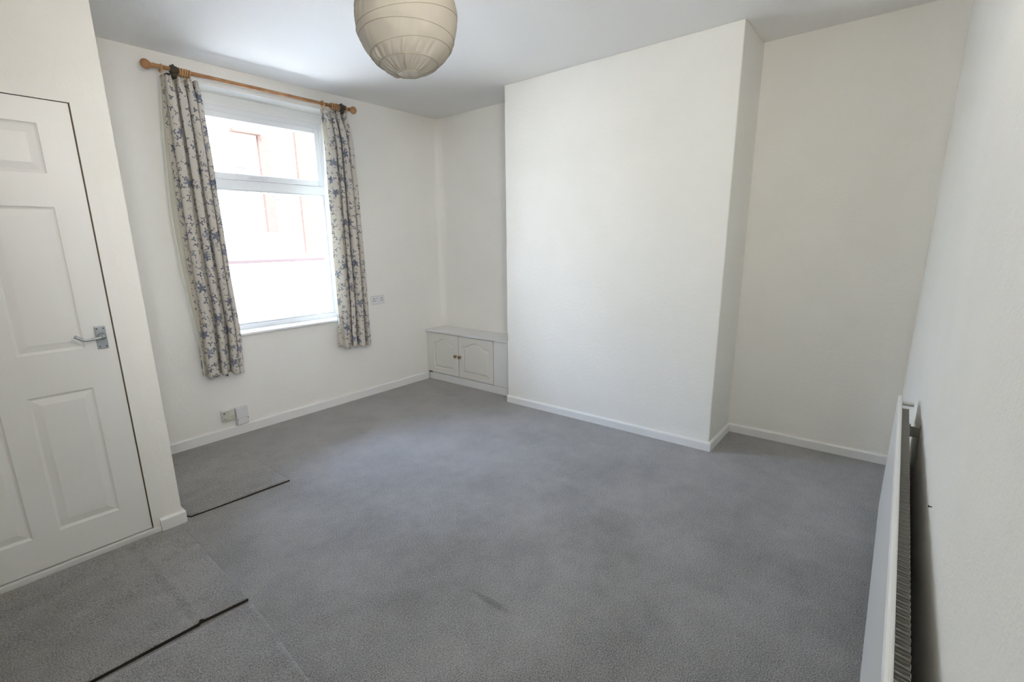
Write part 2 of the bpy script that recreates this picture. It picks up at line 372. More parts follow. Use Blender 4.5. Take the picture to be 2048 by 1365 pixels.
# partition skirting wraps round the end
bm = B()
def round_end(bm, x0, y, x1, h, t):
    # front run, then a rounded nose round the partition end
    out = [(x0, y), (x0, y-t)]
    out += [(x1+t-0.014, y-t)]
    for k in range(1, 6):
        a = -PI/2 + k*PI/2/5; out.append((x1+t-0.014+0.014*math.cos(a), y-t+0.014+0.014*math.sin(a)))
    out += [(x1+t, 0.0-0.02), (x1, -0.02), (x1, y)]
    return out
po = round_end(bm, DX1+0.03, YP, XP, 0.06, 0.017)
prism(bm, po, 0, 0.058)
cx = sum(p[0] for p in po)/len(po)
inner = []
for (x, y) in po:
    nx, ny = x, y
    if y < YP-0.001: ny = y+0.009
    if x > XP+0.001: nx = x-0.009
    inner.append((nx, ny))
a = [bm.verts.new((x, y, 0.058)) for x, y in po]; b = [bm.verts.new((x, y, 0.068)) for x, y in inner]
n = len(po)
for i in range(n):
    try: bm.faces.new((a[i], a[(i+1) % n], b[(i+1) % n], b[i]))
    except ValueError: pass
bm.faces.new(b)
struct(obj('baseboard_partition', bm, M['trim']))

# ------------------------------------------------------------------ door in the partition
d1 = empty('door_1', (DX0, YP, 0)); struct(d1, 'white six panel door with a chrome lever handle')
T = 0.035
def panel_door_leaf():
    """flush face at y=YP with moulded panels"""
    bm = B()
    xs = [(-3.360, -3.140), (-3.053, -2.832)]
    zs = [(0.187, 0.804), (0.985, 1.590), (1.722, 1.915)]
    gx = sorted({DX0+GAP, DX1-GAP, *[v for p in xs for v in p]}); gz = sorted({DZ0+0.004, DZ1-0.004, *[v for p in zs for v in p]})
    y = YP+0.001
    V = {}
    def vert(x, yy, z):
        k = (round(x, 5), round(yy, 5), round(z, 5))
        if k not in V: V[k] = bm.verts.new((x, yy, z))
        return V[k]
    def quad(p): bm.faces.new([vert(*q) for q in p])
    for i in range(len(gx)-1):
        for j in range(len(gz)-1):
            x0, x1, z0, z1 = gx[i], gx[i+1], gz[j], gz[j+1]
            if (x0, x1) in xs and (z0, z1) in zs:
                steps = [(0, 0), (0.005, 0.006), (0.011, 0.0085), (0.036, 0.0025), (0.040, 0.0015)]
                prev = (x0, x1, z0, z1, y)
                for ins, dep in steps[1:]:
                    cur = (x0+ins, x1-ins, z0+ins, z1-ins, y+dep)
                    A = [(prev[0], prev[4], prev[2]), (prev[1], prev[4], prev[2]), (prev[1], prev[4], prev[3]), (prev[0], prev[4], prev[3])]
                    C = [(cur[0], cur[4], cur[2]), (cur[1], cur[4], cur[2]), (cur[1], cur[4], cur[3]), (cur[0], cur[4], cur[3])]
                    for k in range(4): quad([A[k], A[(k+1) % 4], C[(k+1) % 4], C[k]])
                    prev = cur
                quad(C)
            else: quad([(x0, y, z0), (x1, y, z0), (x1, y, z1), (x0, y, z1)])
    # sides and back
    a = [(gx[0], y, gz[0]), (gx[-1], y, gz[0]), (gx[-1], y, gz[-1]), (gx[0], y, gz[-1])]
    b = [(p[0], y+T, p[2]) for p in a]
    for k in range(4): quad([a[k], a[(k+1) % 4], b[(k+1) % 4], b[k]])
    quad(b)
    return bm
obj('door_leaf', at(panel_door_leaf(), d1.location), M['door'], d1)
bm = B()
box(bm, DX1, DX1+0.054, YP-0.0015, YP+0.09, 0.0, DZ1+0.05); box(bm, DX0-0.05, DX0, YP-0.0015, YP+0.09, 0.0, DZ1+0.05)
box(bm, DX0, DX1, YP-0.0015, YP+0.09, DZ1, DZ1+0.05)
obj('door_frame', at(bm, d1.location), M['framepaint'], d1)
bm = B()   # unpainted stop that shows through the gap
box(bm, DX1-0.02, DX1, YP+0.012, YP+0.05, DZ0, DZ1); box(bm, DX0, DX0+0.02, YP+0.04, YP+0.05, DZ0, DZ1); box(bm, DX0, DX1, YP+0.014, YP+0.05, DZ1-0.003, DZ1)
bmesh.ops.translate(bm, verts=bm.verts[:], vec=(0, 0, 0))
for v in bm.verts:
    pass
obj('door_stop', at(bm, d1.location), M['gap'], d1)['label'] = 'bare brown wood in the gap of the door'
# handle
bm = B(); box(bm, -2.788, -2.748, YP-0.007, YP+0.001, 0.974, 1.077, 0.0025)
hp = obj('door_handle', at(bm, d1.location), M['metal'], d1); hp['label'] = 'brushed chrome handle backplate'
bm = B()
hz = 1.032
lathe(bm, [(0, 0.0165), (0.004, 0.0165), (0.007, 0.011), (0.022, 0.0095), (0.040, 0.010), (0.046, 0.008), (0.048, 0.0)], (-2.768, YP-0.006, hz), (0, -1, 0), 20)
pts = []; rr = []
for k in range(15):
    t = k/14; x = -2.768-0.098*t
    z = hz - 0.006*math.sin(t*PI*0.9) + 0.020*max(0, t-0.68)**1.1/0.32**1.1*0.9
    pts.append((x, YP-0.044-0.004*math.sin(t*PI), z)); rr.append(0.0075-0.002*math.sin(t*PI*0.9)+0.0005*t)
tube(bm, pts, rr, 12)
obj('lever', at(bm, (d1.location)), M['metal'], hp)
for x, z in ((-2.780, 1.066), (-2.756, 1.066), (-2.780, 0.985), (-2.756, 0.985)):
    bm = B(); lathe(bm, [(0, 0.0032), (0.0008, 0.0032), (0.0012, 0.0)], (x, YP-0.0068, z), (0, -1, 0), 10)
    obj('screw', at(bm, d1.location), M['metal_dark'], hp)
bm = B(); box(bm, XL, DX1+0.030, YP-0.011, YP+0.05, 0, 0.028, 0.002); struct(obj('trim_1', bm, M['trim']), 'painted threshold strip under the door')

# ------------------------------------------------------------------ window
w1 = empty('window_1', (-1.38, 0.15, WZ0)); struct(w1, 'white plastic window with an opening top light')
FY0, FY1 = 0.15, 0.215
def rect_frame(bm, x0, x1, z0, z1, w, y0, y1, bev=0.004):
    box(bm, x0, x0+w, y0, y1, z0, z1, bev); box(bm, x1-w, x1, y0, y1, z0, z1, bev)
    box(bm, x0+w, x1-w, y0, y1, z0, z0+w, bev); box(bm, x0+w, x1-w, y0, y1, z1-w, z1, bev)
bm = B()
box(bm, WX0, WX0+0.055, FY0, FY1, 0.757, 2.41, 0.004); box(bm, WX1-0.05, WX1, FY0, FY1, 0.757, 2.41, 0.004)
box(bm, WX0, WX1, FY0+0.001, FY1, 0.757, 0.813, 0.004); box(bm, WX0, WX1, FY0+0.001, FY1, 2.367, 2.41, 0.004)
box(bm, WX0, WX1, FY0+0.001, FY1, 1.838, 1.905, 0.004)
# glazing bead round the lower pane
rect_frame(bm, WX0+0.055, WX1-0.05, 0.813, 1.838, 0.012, FY0+0.012, FY1, 0.003)
obj('window_frame', at(bm, w1.location), M['upvc'], w1)
bm = B(); rect_frame(bm, WX0+0.062, WX1-0.060, 1.907, 2.367, 0.043, FY0-0.014, FY1-0.01, 0.005)
sash = obj('opening_sash', at(bm, w1.location), M['upvc'], w1)
bm = B(); box(bm, -1.375, -1.345, FY0-0.026, FY0-0.013, 1.915, 1.937, 0.003)
tube(bm, [(-1.36, FY0-0.03, 1.926), (-1.375, FY0-0.034, 1.927), (-1.42, FY0-0.034, 1.931), (-1.49, FY0-0.034, 1.934)], [0.008, 0.0075, 0.006, 0.0065], 10)
obj('window_handle', at(bm, w1.location), M['plastic'], sash)
bm = B(); box(bm, WX0+0.10, WX1-0.10, FY0+0.03, FY0+0.036, 1.945, 2.33); box(bm, WX0+0.06, WX1-0.055, FY0+0.03, FY0+0.036, 0.82, 1.832)
obj('glass_pane', at(bm, w1.location), M['glass'], w1)
bm = B()   # board that closes the head of the opening, in two steps
box(bm, WX0, WX1, 0.165, 0.24, 2.425, WZ1, 0.002); box(bm, WX0, WX1, 0.158, 0.24, 2.41, 2.428, 0.003)
obj('head_board', at(bm, w1.location), M['trim'], w1)
bm = B(); box(bm, WX0-0.03, WX1+0.03, -0.030, -0.002, 0.756, 0.777, 0.008, 4); box(bm, WX0+0.002, WX1-0.002, -0.012, 0.16, 0.759, 0.777, 0.003, 2)
obj('window_sill', at(bm, w1.location), M['trim'], w1)

# ------------------------------------------------------------------ curtain pole
PY, PZ = -0.10, 2.506
pl = tag(empty('curtain_pole', (-1.39, PY, PZ)), 'honey coloured wooden curtain pole above the window', 'curtain pole')
bm = B(); tube(bm, [(-2.09, PY, PZ+0.003), (-1.4, PY, PZ), (-0.70, PY, PZ-0.003)], 0.0125, 16); obj('rod', at(bm, pl.location), M['pole'], pl)
for sx, x in ((-1, -2.085), (1, -0.705)):
    bm = B()
    prof = [(0, 0.0125), (0.004, 0.015), (0.010, 0.013), (0.016, 0.017)] + [(0.016+0.026*(1-math.cos(a)), 0.027*math.sin(a)+0.003*(1-a/PI)) for a in [k*PI/10 for k in range(3, 11)]]
    lathe(bm, prof, (x, PY, PZ), (sx, 0, 0), 20); obj('finial', at(bm, pl.location), M['pole'], pl)
for x in (-1.975, -0.772):
    bm = B()
    lathe(bm, [(0, 0.038), (0.010, 0.038), (0.018, 0.028), (0.03, 0.016), (0.085, 0.014)], (x, 0.0, PZ-0.035), (0, -1, 0), 20)
    tube(bm, [(x, PY+0.03, PZ-0.03), (x, PY, PZ-0.022), (x, PY-0.012, PZ-0.016)], 0.012, 10)
    lathe(bm, [(-0.022, 0.017), (-0.018, 0.025), (-0.006, 0.027), (0.010, 0.024), (0.020, 0.022), (0.023, 0.016)], (x, PY, PZ), (1, 0, 0), 20)
    lathe(bm, [(0, 0.006), (0.006, 0.008), (0.012, 0.005), (0.014, 0)], (x, PY, PZ+0.02), (0, 0, 1), 10)
    lathe(bm, [(0, 0.012), (0.008, 0.018), (0.020, 0.020), (0.030, 0.012), (0.034, 0)], (x, PY, PZ-0.020), (-0.25, -0.4, -1), 14)
    obj('bracket', at(bm, pl.location), M['bracket'], pl)['label'] = 'dark brown bracket'

# ------------------------------------------------------------------ curtains
def lerp_table(tab, z):
    tab = sorted(tab)
    if z <= tab[0][0]: return tab[0][1]
    for (z0, v0), (z1, v1) in zip(tab, tab[1:]):
        if z <= z1:
            t = (z-z0)/(z1-z0); t = t*t*(3-2*t); return v0+(v1-v0)*t
    return tab[-1][1]
def curtain(label, left, right, ztop, zbot, folds, seed, rings, ydrift=0.0):
    rnd = random.Random(seed)
    x0, x1 = lerp_table(left, ztop), lerp_table(right, ztop)
    root = tag(empty('curtain', ((x0+x1)/2, PY, 0)), label, 'curtain', None)
    NS, NT = 300, 90
    ph = [rnd.uniform(-0.25, 0.25) for _ in range(folds*2+3)]
    am = [rnd.uniform(0.7, 1.25) for _ in range(folds*2+3)]
    wd_ = [rnd.uniform(0.65, 1.45) for _ in range(folds)]; tot = sum(wd_); edges = [0]
    for q in wd_: edges.append(edges[-1]+q/tot)
    def fold(s):
        for i in range(folds):
            if s <= edges[i+1] or i == folds-1:
                return i + (s-edges[i])/(edges[i+1]-edges[i])
    def point(s, t):
        z = ztop + (zbot-ztop)*t
        xl, xr = lerp_table(left, z), lerp_table(right, z)
        fs = fold(s); i = int(min(fs, folds-1)); a = 2*PI*fs
        head = math.exp(-((ztop-z)/0.07)**2)
        amp = (0.040+0.012*t)*am[i]*(1-0.5*head)
        drift = 0.25*math.sin(1.7*t*PI+ph[i]*9)
        Y = PY + ydrift + amp*math.cos(a+drift) + 0.005*math.sin(3*a+ph[i+1]*8+3*t)*(0.5+0.5*t)
        X = xl + (xr-xl)*s + (0.016*math.sin(2*a+drift) + 0.012*math.sin(a+ph[i]*20)*t)*(1-0.7*head)*(1-abs(2*s-1)**6)
        Y += head*0.010*math.sin(a*4.0)
        zz = z + (0.006*math.sin(a+1)+0.004*math.sin(2.3*a))*t + 0.007*head*abs(math.sin(a*1.0))*(1 if t < 0.02 else 0.6)
        return Vector((X, Y, zz))
    bm = B(); uvl = bm.loops.layers.uv.new('cloth')
    grid = [[point(s/NS, t/NT) for s in range(NS+1)] for t in range(NT+1)]
    mid = grid[NT//2]; arc = [0]
    for p, q in zip(mid, mid[1:]): arc.append(arc[-1]+(Vector((p.x, p.y, 0))-Vector((q.x, q.y, 0))).length)
    V = [[bm.verts.new(p) for p in row] for row in grid]
    for t in range(NT):
        for s in range(NS):
            f = bm.faces.new((V[t][s], V[t][s+1], V[t+1][s+1], V[t+1][s])); f.smooth = True
            for lp, (ss, tt) in zip(f.loops, ((s, t), (s+1, t), (s+1, t+1), (s, t+1))):
                lp[uvl].uv = (arc[ss]+seed, grid[tt][0].z)
    at(bm, root.location)
    me = bpy.data.meshes.new('drape'); bm.to_mesh(me); bm.free(); me.materials.append(M['floral'])
    o = bpy.data.objects.new('drape', me); COL.objects.link(o); o.parent = root
    md = o.modifiers.new('thickness', 'SOLIDIFY'); md.thickness = 0.0012
    # lining behind, showing past the outer edge
    bm = B(); NS2 = 120
    def lp_(s, t):
        z = ztop-0.03 + (zbot+0.02-ztop+0.03)*t
        xl, xr = lerp_table(left, z), lerp_table(right, z)
        b = math.sin(min(1, t*1.08)*PI)
        X = xl-0.006-0.048*b + (xr-xl-0.004+0.048*b)*s
        Y = PY + ydrift + 0.050 + 0.008*math.cos(2*PI*folds*s+1) - 0.045*math.exp(-(s/0.06)**2)
        return Vector((X, Y, z))
    V = [[bm.verts.new(lp_(s/NS2, t/50)) for s in range(NS2+1)] for t in range(51)]
    for t in range(50):
        for s in range(NS2):
            f = bm.faces.new((V[t][s], V[t][s+1], V[t+1][s+1], V[t+1][s])); f.smooth = True
    o = obj('lining', at(bm, root.location), M['lining'], root); o['label'] = 'plain cream lining'
    # rings and their hooks
    for x in rings:
        bm = B(); tl = rnd.uniform(-0.25, 0.25); rr = 0.022
        pts = [(x+math.sin(tl)*rr*math.cos(a), PY+rr*math.sin(a), PZ-0.0065+math.cos(tl)*rr*math.cos(a)) for a in [2*PI*k/28 for k in range(28)]]
        tube(bm, pts, 0.0054, 10, True)
        rg = obj('curtain_ring', at(bm, root.location), M['ring'], root)
        bm = B(); tube(bm, [(x, PY, PZ-0.034), (x, PY+0.002, PZ-0.044), (x, PY+0.004, PZ-0.052)], 0.0016, 6)
        obj('hook', at(bm, root.location), M['ring'], rg)
    return root
curtain('floral cream curtain hanging left of the window, nearest the door',
        [(0.5, -2.068), (1.0, -2.055), (1.6, -2.06), (2.0, -2.055), (2.46, -2.052)],
        [(0.5, -1.808), (0.8, -1.797), (1.33, -1.813), (1.9, -1.822), (2.46, -1.838)],
        2.462, 0.515, 4, 3, [-2.046, -1.944, -1.931, -1.917, -1.904, -1.889])
curtain('floral cream curtain hanging right of the window, beside the double socket',
        [(0.5, -0.975), (1.04, -0.948), (1.7, -0.941), (2.16, -0.938), (2.46, -0.958)],
        [(0.5, -0.676), (0.93, -0.681), (1.7, -0.686), (2.19, -0.700), (2.46, -0.734)],
        2.462, 0.530, 4, 11, [-0.945, -0.868, -0.848, -0.829, -0.810, -0.740])

# ------------------------------------------------------------------ paper lantern
LC = Vector((-1.90, -2.24, 2.235)); LR = 0.19
lan = tag(empty('pendant_lantern', LC), 'round cream paper lantern hanging from the ceiling', 'pendant light')
K = 10
def lrad(th): return LR*(1+0.012*math.sin(5*th))
lat = [R(11.5)] + [R(a) for a in (30, 45, 62, 78, 95, 112, 128, 145)] + [R(166)]     # polar angle from the top
tiltA = [0, 0.07, 0.06, 0.10, 0.08, 0.12, 0.07, 0.10, 0.06, 0]; tiltP = [0, 1.0, 2.2, 0.4, 1.4, 2.6, 0.5, 1.8, 1.0, 0]
def ribp(k, ph): 
    th = lat[k] + tiltA[k]*math.cos(ph-tiltP[k]); return Vector((LR*math.sin(th)*math.cos(ph), LR*math.sin(th)*math.sin(ph), LR*math.cos(th)))
bm = B(); NP = 288; SUB = 6; rows = []
rnd = random.Random(5)
creases = [(rnd.uniform(0, 2*PI), rnd.uniform(0.015, 0.045), rnd.uniform(-1, 1)) for _ in range(100)]
def crease(ph, lo):
    v = 0
    for c, w, a in creases:
        d = (ph-c+PI) % (2*PI)-PI; v += a*math.exp(-(d/w)**2)
    return v
cr_tab = [crease(2*PI*j/NP, 0) for j in range(NP)]
for k in range(K-1):
    for q in range(SUB + (1 if k == K-2 else 0)):
        t = q/SUB; row = []
        for j in range(NP):
            ph = 2*PI*j/NP
            A, C = ribp(k, ph), ribp(k+1, ph); p = A.lerp(C, t)
            bulge = 4*t*(1-t); nrm = p.normalized()
            side = 0.5+0.5*math.cos(ph-R(150))        # the window side is the more crumpled
            w = (0.35 if k < 7 else 1.7)*(0.25+side)
            p = p + nrm*(0.003*bulge + 0.0035*cr_tab[(j+q) % NP]*bulge*w + (0.0016*math.sin(ph*9+k*2)*bulge))
            row.append(bm.verts.new(p))
        rows.append(row)
for A, C in zip(rows, rows[1:]):
    for j in range(NP):
        f = bm.faces.new((A[j], A[(j+1) % NP], C[(j+1) % NP], C[j])); f.smooth = True
obj('paper_shade', bm, M['paper'], lan)
for k in range(1, K-1):
    bm = B(); tube(bm, [ribp(k, 2*PI*j/96)*1.003 for j in range(96)], 0.0010, 6, True); obj('rib', bm, M['cane'], lan)
for k in (0, K-1):
    bm = B(); tube(bm, [ribp(k, 2*PI*j/64) for j in range(64)], 0.0018, 6, True); obj('opening_ring', bm, M['cane'], lan)
bm = B()
tube(bm, [(0, 0, LR*0.98), (0, 0, H-LC.z-0.02)], 0.003, 8); obj('cord', bm, M['cord'], lan)
bm = B(); lathe(bm, [(0, 0.045), (-0.012, 0.045), (-0.024, 0.02), (-0.03, 0.005)], (0, 0, H-LC.z), (0, 0, 1), 24); obj('ceiling_rose', bm, M['plastic'], lan)
bm = B(); lathe(bm, [(0.19, 0.006), (0.186, 0.016), (0.13, 0.018), (0.125, 0.015)], (0, 0, 0), (0, 0, 1), 20); obj('lamp_holder', bm, M['plastic'], lan)
bm = B(); lathe(bm, [(0.126, 0.012), (0.11, 0.014), (0.085, 0.026), (0.06, 0.030), (0.038, 0.024), (0.028, 0.010), (0.026, 0)], (0, 0, 0), (0, 0, 1), 20); obj('bulb', bm, M['plastic'], lan)

# ------------------------------------------------------------------ alcove cupboard
CX = 0.105
cup = tag(empty('alcove_cupboard', (CX, -0.6, 0)), 'low white built-in cupboard with two arched doors in the alcove by the window', 'cupboard')
bm = B()
box(bm, CX+0.019, AL-0.002, YL+0.004, -0.078, 0.078, 0.512); box(bm, CX+0.019, 0.32, -0.078, -0.004, 0.078, 0.512)
box(bm, CX+0.004, CX+0.019, -0.052, -0.002, 0.078, 0.515, 0.001)
obj('carcass', at(bm, cup.location), M['cupboard'], cup)
bm = B(); box(bm, 0.086, AL-0.002, YL+0.003, -0.078, 0.515, 0.535, 0.003); box(bm, 0.086, AL-0.055, -0.079, -0.002, 0.515, 0.535, 0.003)
obj('top_shelf', at(bm, cup.location), M['cupwhite'], cup)
bm = B(); box(bm, CX+0.006, CX+0.024, YL+0.003, -0.018, 0.0, 0.076, 0.002); obj('plinth', at(bm, cup.location), M['cupwhite'], cup)
bm = B(); box(bm, CX, CX+0.018, YL+0.003, -0.926, 0.080, 0.512, 0.001); obj('side_panel', at(bm, cup.location), M['cupwhite'], cup)
def cathedral_door(y0, y1, z0, z1):
    """front face looks to -x; frame with a sunk arched field and a raised centre"""
    bm = B(); n = 28
    def outline(ins):
        a0, a1, b0, b1 = y0+ins, y1-ins, z0+ins, z1-ins
        pts = [(a0, b0), (a1, b0)]
        dip = 0.045
        for k in range(n+1):
            t = k/n; y = a1+(a0-a1)*t
            s = 0.5-0.5*math.cos(2*PI*min(max((t-0.08)/0.84, 0), 1)); s = s**0.8
            pts.append((y, b1-dip+dip*s))
        return pts
    x = CX
    levels = [(0.050, 0), (0.053, 0.0075), (0.060, 0.0085), (0.082, 0.001), (0.086, 0.0005)]
    loops = [[bm.verts.new((x+d, y, z)) for y, z in outline(i)] for i, d in levels]
    for A, C in zip(loops, loops[1:]):
        for j in range(len(A)): bm.faces.new((A[j], A[(j+1) % len(A)], C[(j+1) % len(A)], C[j]))
    bm.faces.new(loops[-1])
    # stiles and rails around the arch
    o = [bm.verts.new((x, y0, z0)), bm.verts.new((x, y1, z0)), bm.verts.new((x, y1, z1)), bm.verts.new((x, y0, z1))]
    A = loops[0]
    bm.faces.new((o[0], o[1], A[1], A[0])); bm.faces.new((o[1], o[2], A[2], A[1])); bm.faces.new((o[3], o[0], A[0], A[-1]))
    top = [bm.verts.new((x, v.co.y, z1)) for v in A[3:-1]]
    ch = A[2:]; tp = [o[2]] + top + [o[3]]
    for j in range(len(ch)-1): bm.faces.new((ch[j], tp[j], tp[j+1], ch[j+1]))
    b = [bm.verts.new((x+0.018, v.co.y, v.co.z)) for v in o]
    bm.faces.new((o[0], b[0], b[1], o[1])); bm.faces.new((o[1], b[1], b[2], o[2])); bm.faces.new((o[3], b[3], b[0], o[0]))
    bm.faces.new([b[2]] + [b[3]] + [o[3]] + top[::-1] + [o[2]]); bm.faces.new(b)
    return bm
for (y0, y1, ky) in ((-0.461, -0.056, -0.432), (-0.920, -0.469, -0.494)):
    dr = obj('door', at(cathedral_door(y0, y1, 0.084, 0.507), cup.location), M['cupboard'], cup)
    bm = B(); lathe(bm, [(0, 0.008), (0.004, 0.010), (0.010, 0.007), (0.016, 0.013), (0.024, 0.0175), (0.031, 0.015), (0.036, 0.008), (0.037, 0)], (CX, ky, 0.298), (-1, 0, 0), 20)
    obj('knob', at(bm, cup.location), M['knob'], dr)
bm = B(); box(bm, CX-0.006, CX+0.006, -0.066, -0.020, 0.074, 0.086, 0.003); obj('hinge_catch', at(bm, cup.location), M['bracket'], cup)

# ------------------------------------------------------------------ sockets
bm = B(); sk = tag(empty('double_socket', (-0.49, 0, 0.905)), 'white double wall socket beside the right curtain', 'socket')
box(bm, -0.565, -0.413, -0.011, 0, 0.862, 0.944, 0.004); obj('faceplate', at(bm, sk.location), M['plastic'], sk)
for cx_ in (-0.532, -0.446):
    bm = B(); box(bm, cx_-0.004, cx_+0.004, -0.0118, -0.010, 0.911, 0.921); box(bm, cx_-0.016, cx_-0.007, -0.0118, -0.010, 0.893, 0.899); box(bm, cx_+0.007, cx_+0.016, -0.0118, -0.010, 0.893, 0.899)
    obj('pin_holes', at(bm, sk.location), M['slot'], sk)
for cx_ in (-0.503, -0.475):
    bm = B(); box(bm, cx_-0.006, cx_+0.006, -0.0155, -0.010, 0.905, 0.922, 0.0015); obj('switch', at(bm, sk.location), M['plastic'], sk)
jb = tag(empty('junction_box', (-1.93, 0, 0.175)), 'old yellowed plastic wall box with a missing corner screw above the skirting', 'wall box')
jb['label'] = 'small yellowed wall box with a blue-grey screw, left of the white telephone box'
bm = B(); box(bm, -1.978, -1.886, -0.030, 0, 0.132, 0.218, 0.003); obj('back_box', at(bm, jb.location), M['plastic'], jb)
bm = B(); box(bm, -1.974, -1.890, -0.034, -0.029, 0.136, 0.212, 0.0015); obj('cover', at(bm, jb.location), M['oldplastic'], jb)['label'] = 'yellowed cover'
bm = B(); lathe(bm, [(0, 0.0065), (0.002, 0.0065), (0.003, 0)], (-1.962, -0.034, 0.198), (0, -1, 0), 14); obj('screw', at(bm, jb.location), M['screw'], jb)['label'] = 'blue-grey screw'
bm = B(); lathe(bm, [(0, 0.004), (0.001, 0.004), (0.002, 0)], (-1.962, -0.034, 0.152), (0, -1, 0), 10)
obj('screw', at(bm, jb.location), M['screw'], jb)
tb = tag(empty('telephone_box', (-1.835, 0, 0.145)), 'white telephone socket box standing on the skirting below the window', 'wall box')
bm = B(); box(bm, -1.880, -1.790, -0.032, 0, 0.078, 0.216, 0.006, 3); obj('back_box', at(bm, tb.location), M['plastic'], tb)
bm = B(); box(bm, -1.877, -1.793, -0.036, -0.030, 0.082, 0.134, 0.002); box(bm, -1.877, -1.793, -0.036, -0.030, 0.1355, 0.212, 0.002); obj('cover', at(bm, tb.location), M['plastic'], tb)
bm = B(); lathe(bm, [(0, 0.0035), (0.0015, 0.0035), (0.002, 0)], (-1.798, -0.036, 0.124), (0, -1, 0), 10); obj('screw', at(bm, tb.location), M['slot'], tb)
bm = B(); lathe(bm, [(0, 0.0035), (0.0015, 0.0035), (0.002, 0)], (-1.872, -0.036, 0.124), (0, -1, 0), 10)
obj('screw', at(bm, tb.location), M['slot'], tb)

# ------------------------------------------------------------------ radiator
RX0, RX1, RZ0, RZ1 = -2.78, -0.343, 0.076, 0.67
rad = tag(empty('radiator', (RX1, -3.8614, 0)), 'long white panel radiator with corrugated fins on the right wall', 'radiator')
rad.rotation_euler = (0, 0, 0.0035)
LR_ = RX1-RX0      # local: x from -LR_ to 0, front face at y=0, wall towards -y
bm = B(); prof = [(-0.004, RZ0), (0.0, RZ0+0.006), (0.0, RZ1-0.010), (-0.003, RZ1-0.003), (-0.008, RZ1), (-0.0125, RZ1), (-0.0155, RZ1-0.002), (-0.0165, RZ1-0.006), (-0.0165, RZ1-0.022), (-0.0165, RZ0+0.004), (-0.012, RZ0)]
A = [bm.verts.new((0, y, z)) for y, z in prof]; C = [bm.verts.new((-LR_, y, z)) for y, z in prof]
for j in range(len(prof)):
    f = bm.faces.new((A[j], A[(j+1) % len(prof)], C[(j+1) % len(prof)], C[j]))
bm.faces.new(A); bm.faces.new(C[::-1])
# shallow vertical flutes pressed into the front
obj('panel', bm, M['rad'], rad)
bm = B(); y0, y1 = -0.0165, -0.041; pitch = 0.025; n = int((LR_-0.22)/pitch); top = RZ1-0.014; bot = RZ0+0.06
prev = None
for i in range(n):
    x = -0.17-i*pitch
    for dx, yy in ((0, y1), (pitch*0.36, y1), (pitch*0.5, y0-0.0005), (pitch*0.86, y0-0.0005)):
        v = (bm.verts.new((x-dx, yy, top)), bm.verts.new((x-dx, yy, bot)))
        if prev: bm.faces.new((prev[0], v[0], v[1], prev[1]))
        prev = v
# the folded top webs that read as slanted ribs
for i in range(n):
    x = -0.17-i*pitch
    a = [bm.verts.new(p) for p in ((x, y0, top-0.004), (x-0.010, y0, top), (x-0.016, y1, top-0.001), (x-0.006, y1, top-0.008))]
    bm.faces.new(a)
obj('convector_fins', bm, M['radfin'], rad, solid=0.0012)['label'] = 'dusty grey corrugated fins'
bm = B(); tube(bm, [(-0.018, -0.018, RZ1-0.035), (-0.018, -0.062, RZ1-0.035)], 0.009, 12); obj('bleed_valve', bm, M['rad'], rad)
for bx in (-0.33, -1.95):
    bm = B(); wy = -(3.8614+ywall(RX1+bx))*-1
    wy = ywall(RX1+bx)+3.8614
    box(bm, bx-0.02, bx+0.02, wy+0.001, wy+0.004, RZ0+0.05, RZ1-0.03, 0.001)
    box(bm, bx-0.003, bx+0.003, wy+0.002, -0.040, RZ1-0.09, RZ1-0.045, 0.001); box(bm, bx-0.003, bx+0.003, wy+0.002, -0.040, RZ0+0.06, RZ0+0.12, 0.001)
    box(bm, bx-0.02, bx+0.003, -0.050, -0.044, RZ1-0.10, RZ1-0.035, 0.001)
    obj('wall_bracket', bm, M['radpipe'], rad)
bm = B(); tube(bm, [(-0.02, -0.03, RZ0+0.025), (0.03, -0.03, RZ0+0.025)], 0.011, 12); tube(bm, [(0.035, -0.03, RZ0+0.05), (0.035, -0.03, 0.001)], 0.0075, 12); obj('valve_pipe', bm, M['rad'], rad)

# small nail in the wall above the radiator
bm = B(); lathe(bm, [(0, 0.0015), (0.006, 0.0015), (0.0065, 0.004), (0.008, 0.003), (0.0082, 0)], (-1.60, ywall(-1.60), 0.69), (0, 1, 0), 8)
tag(obj('nail', bm, M['slot']), 'tiny dark nail in the wall behind the radiator', 'nail')

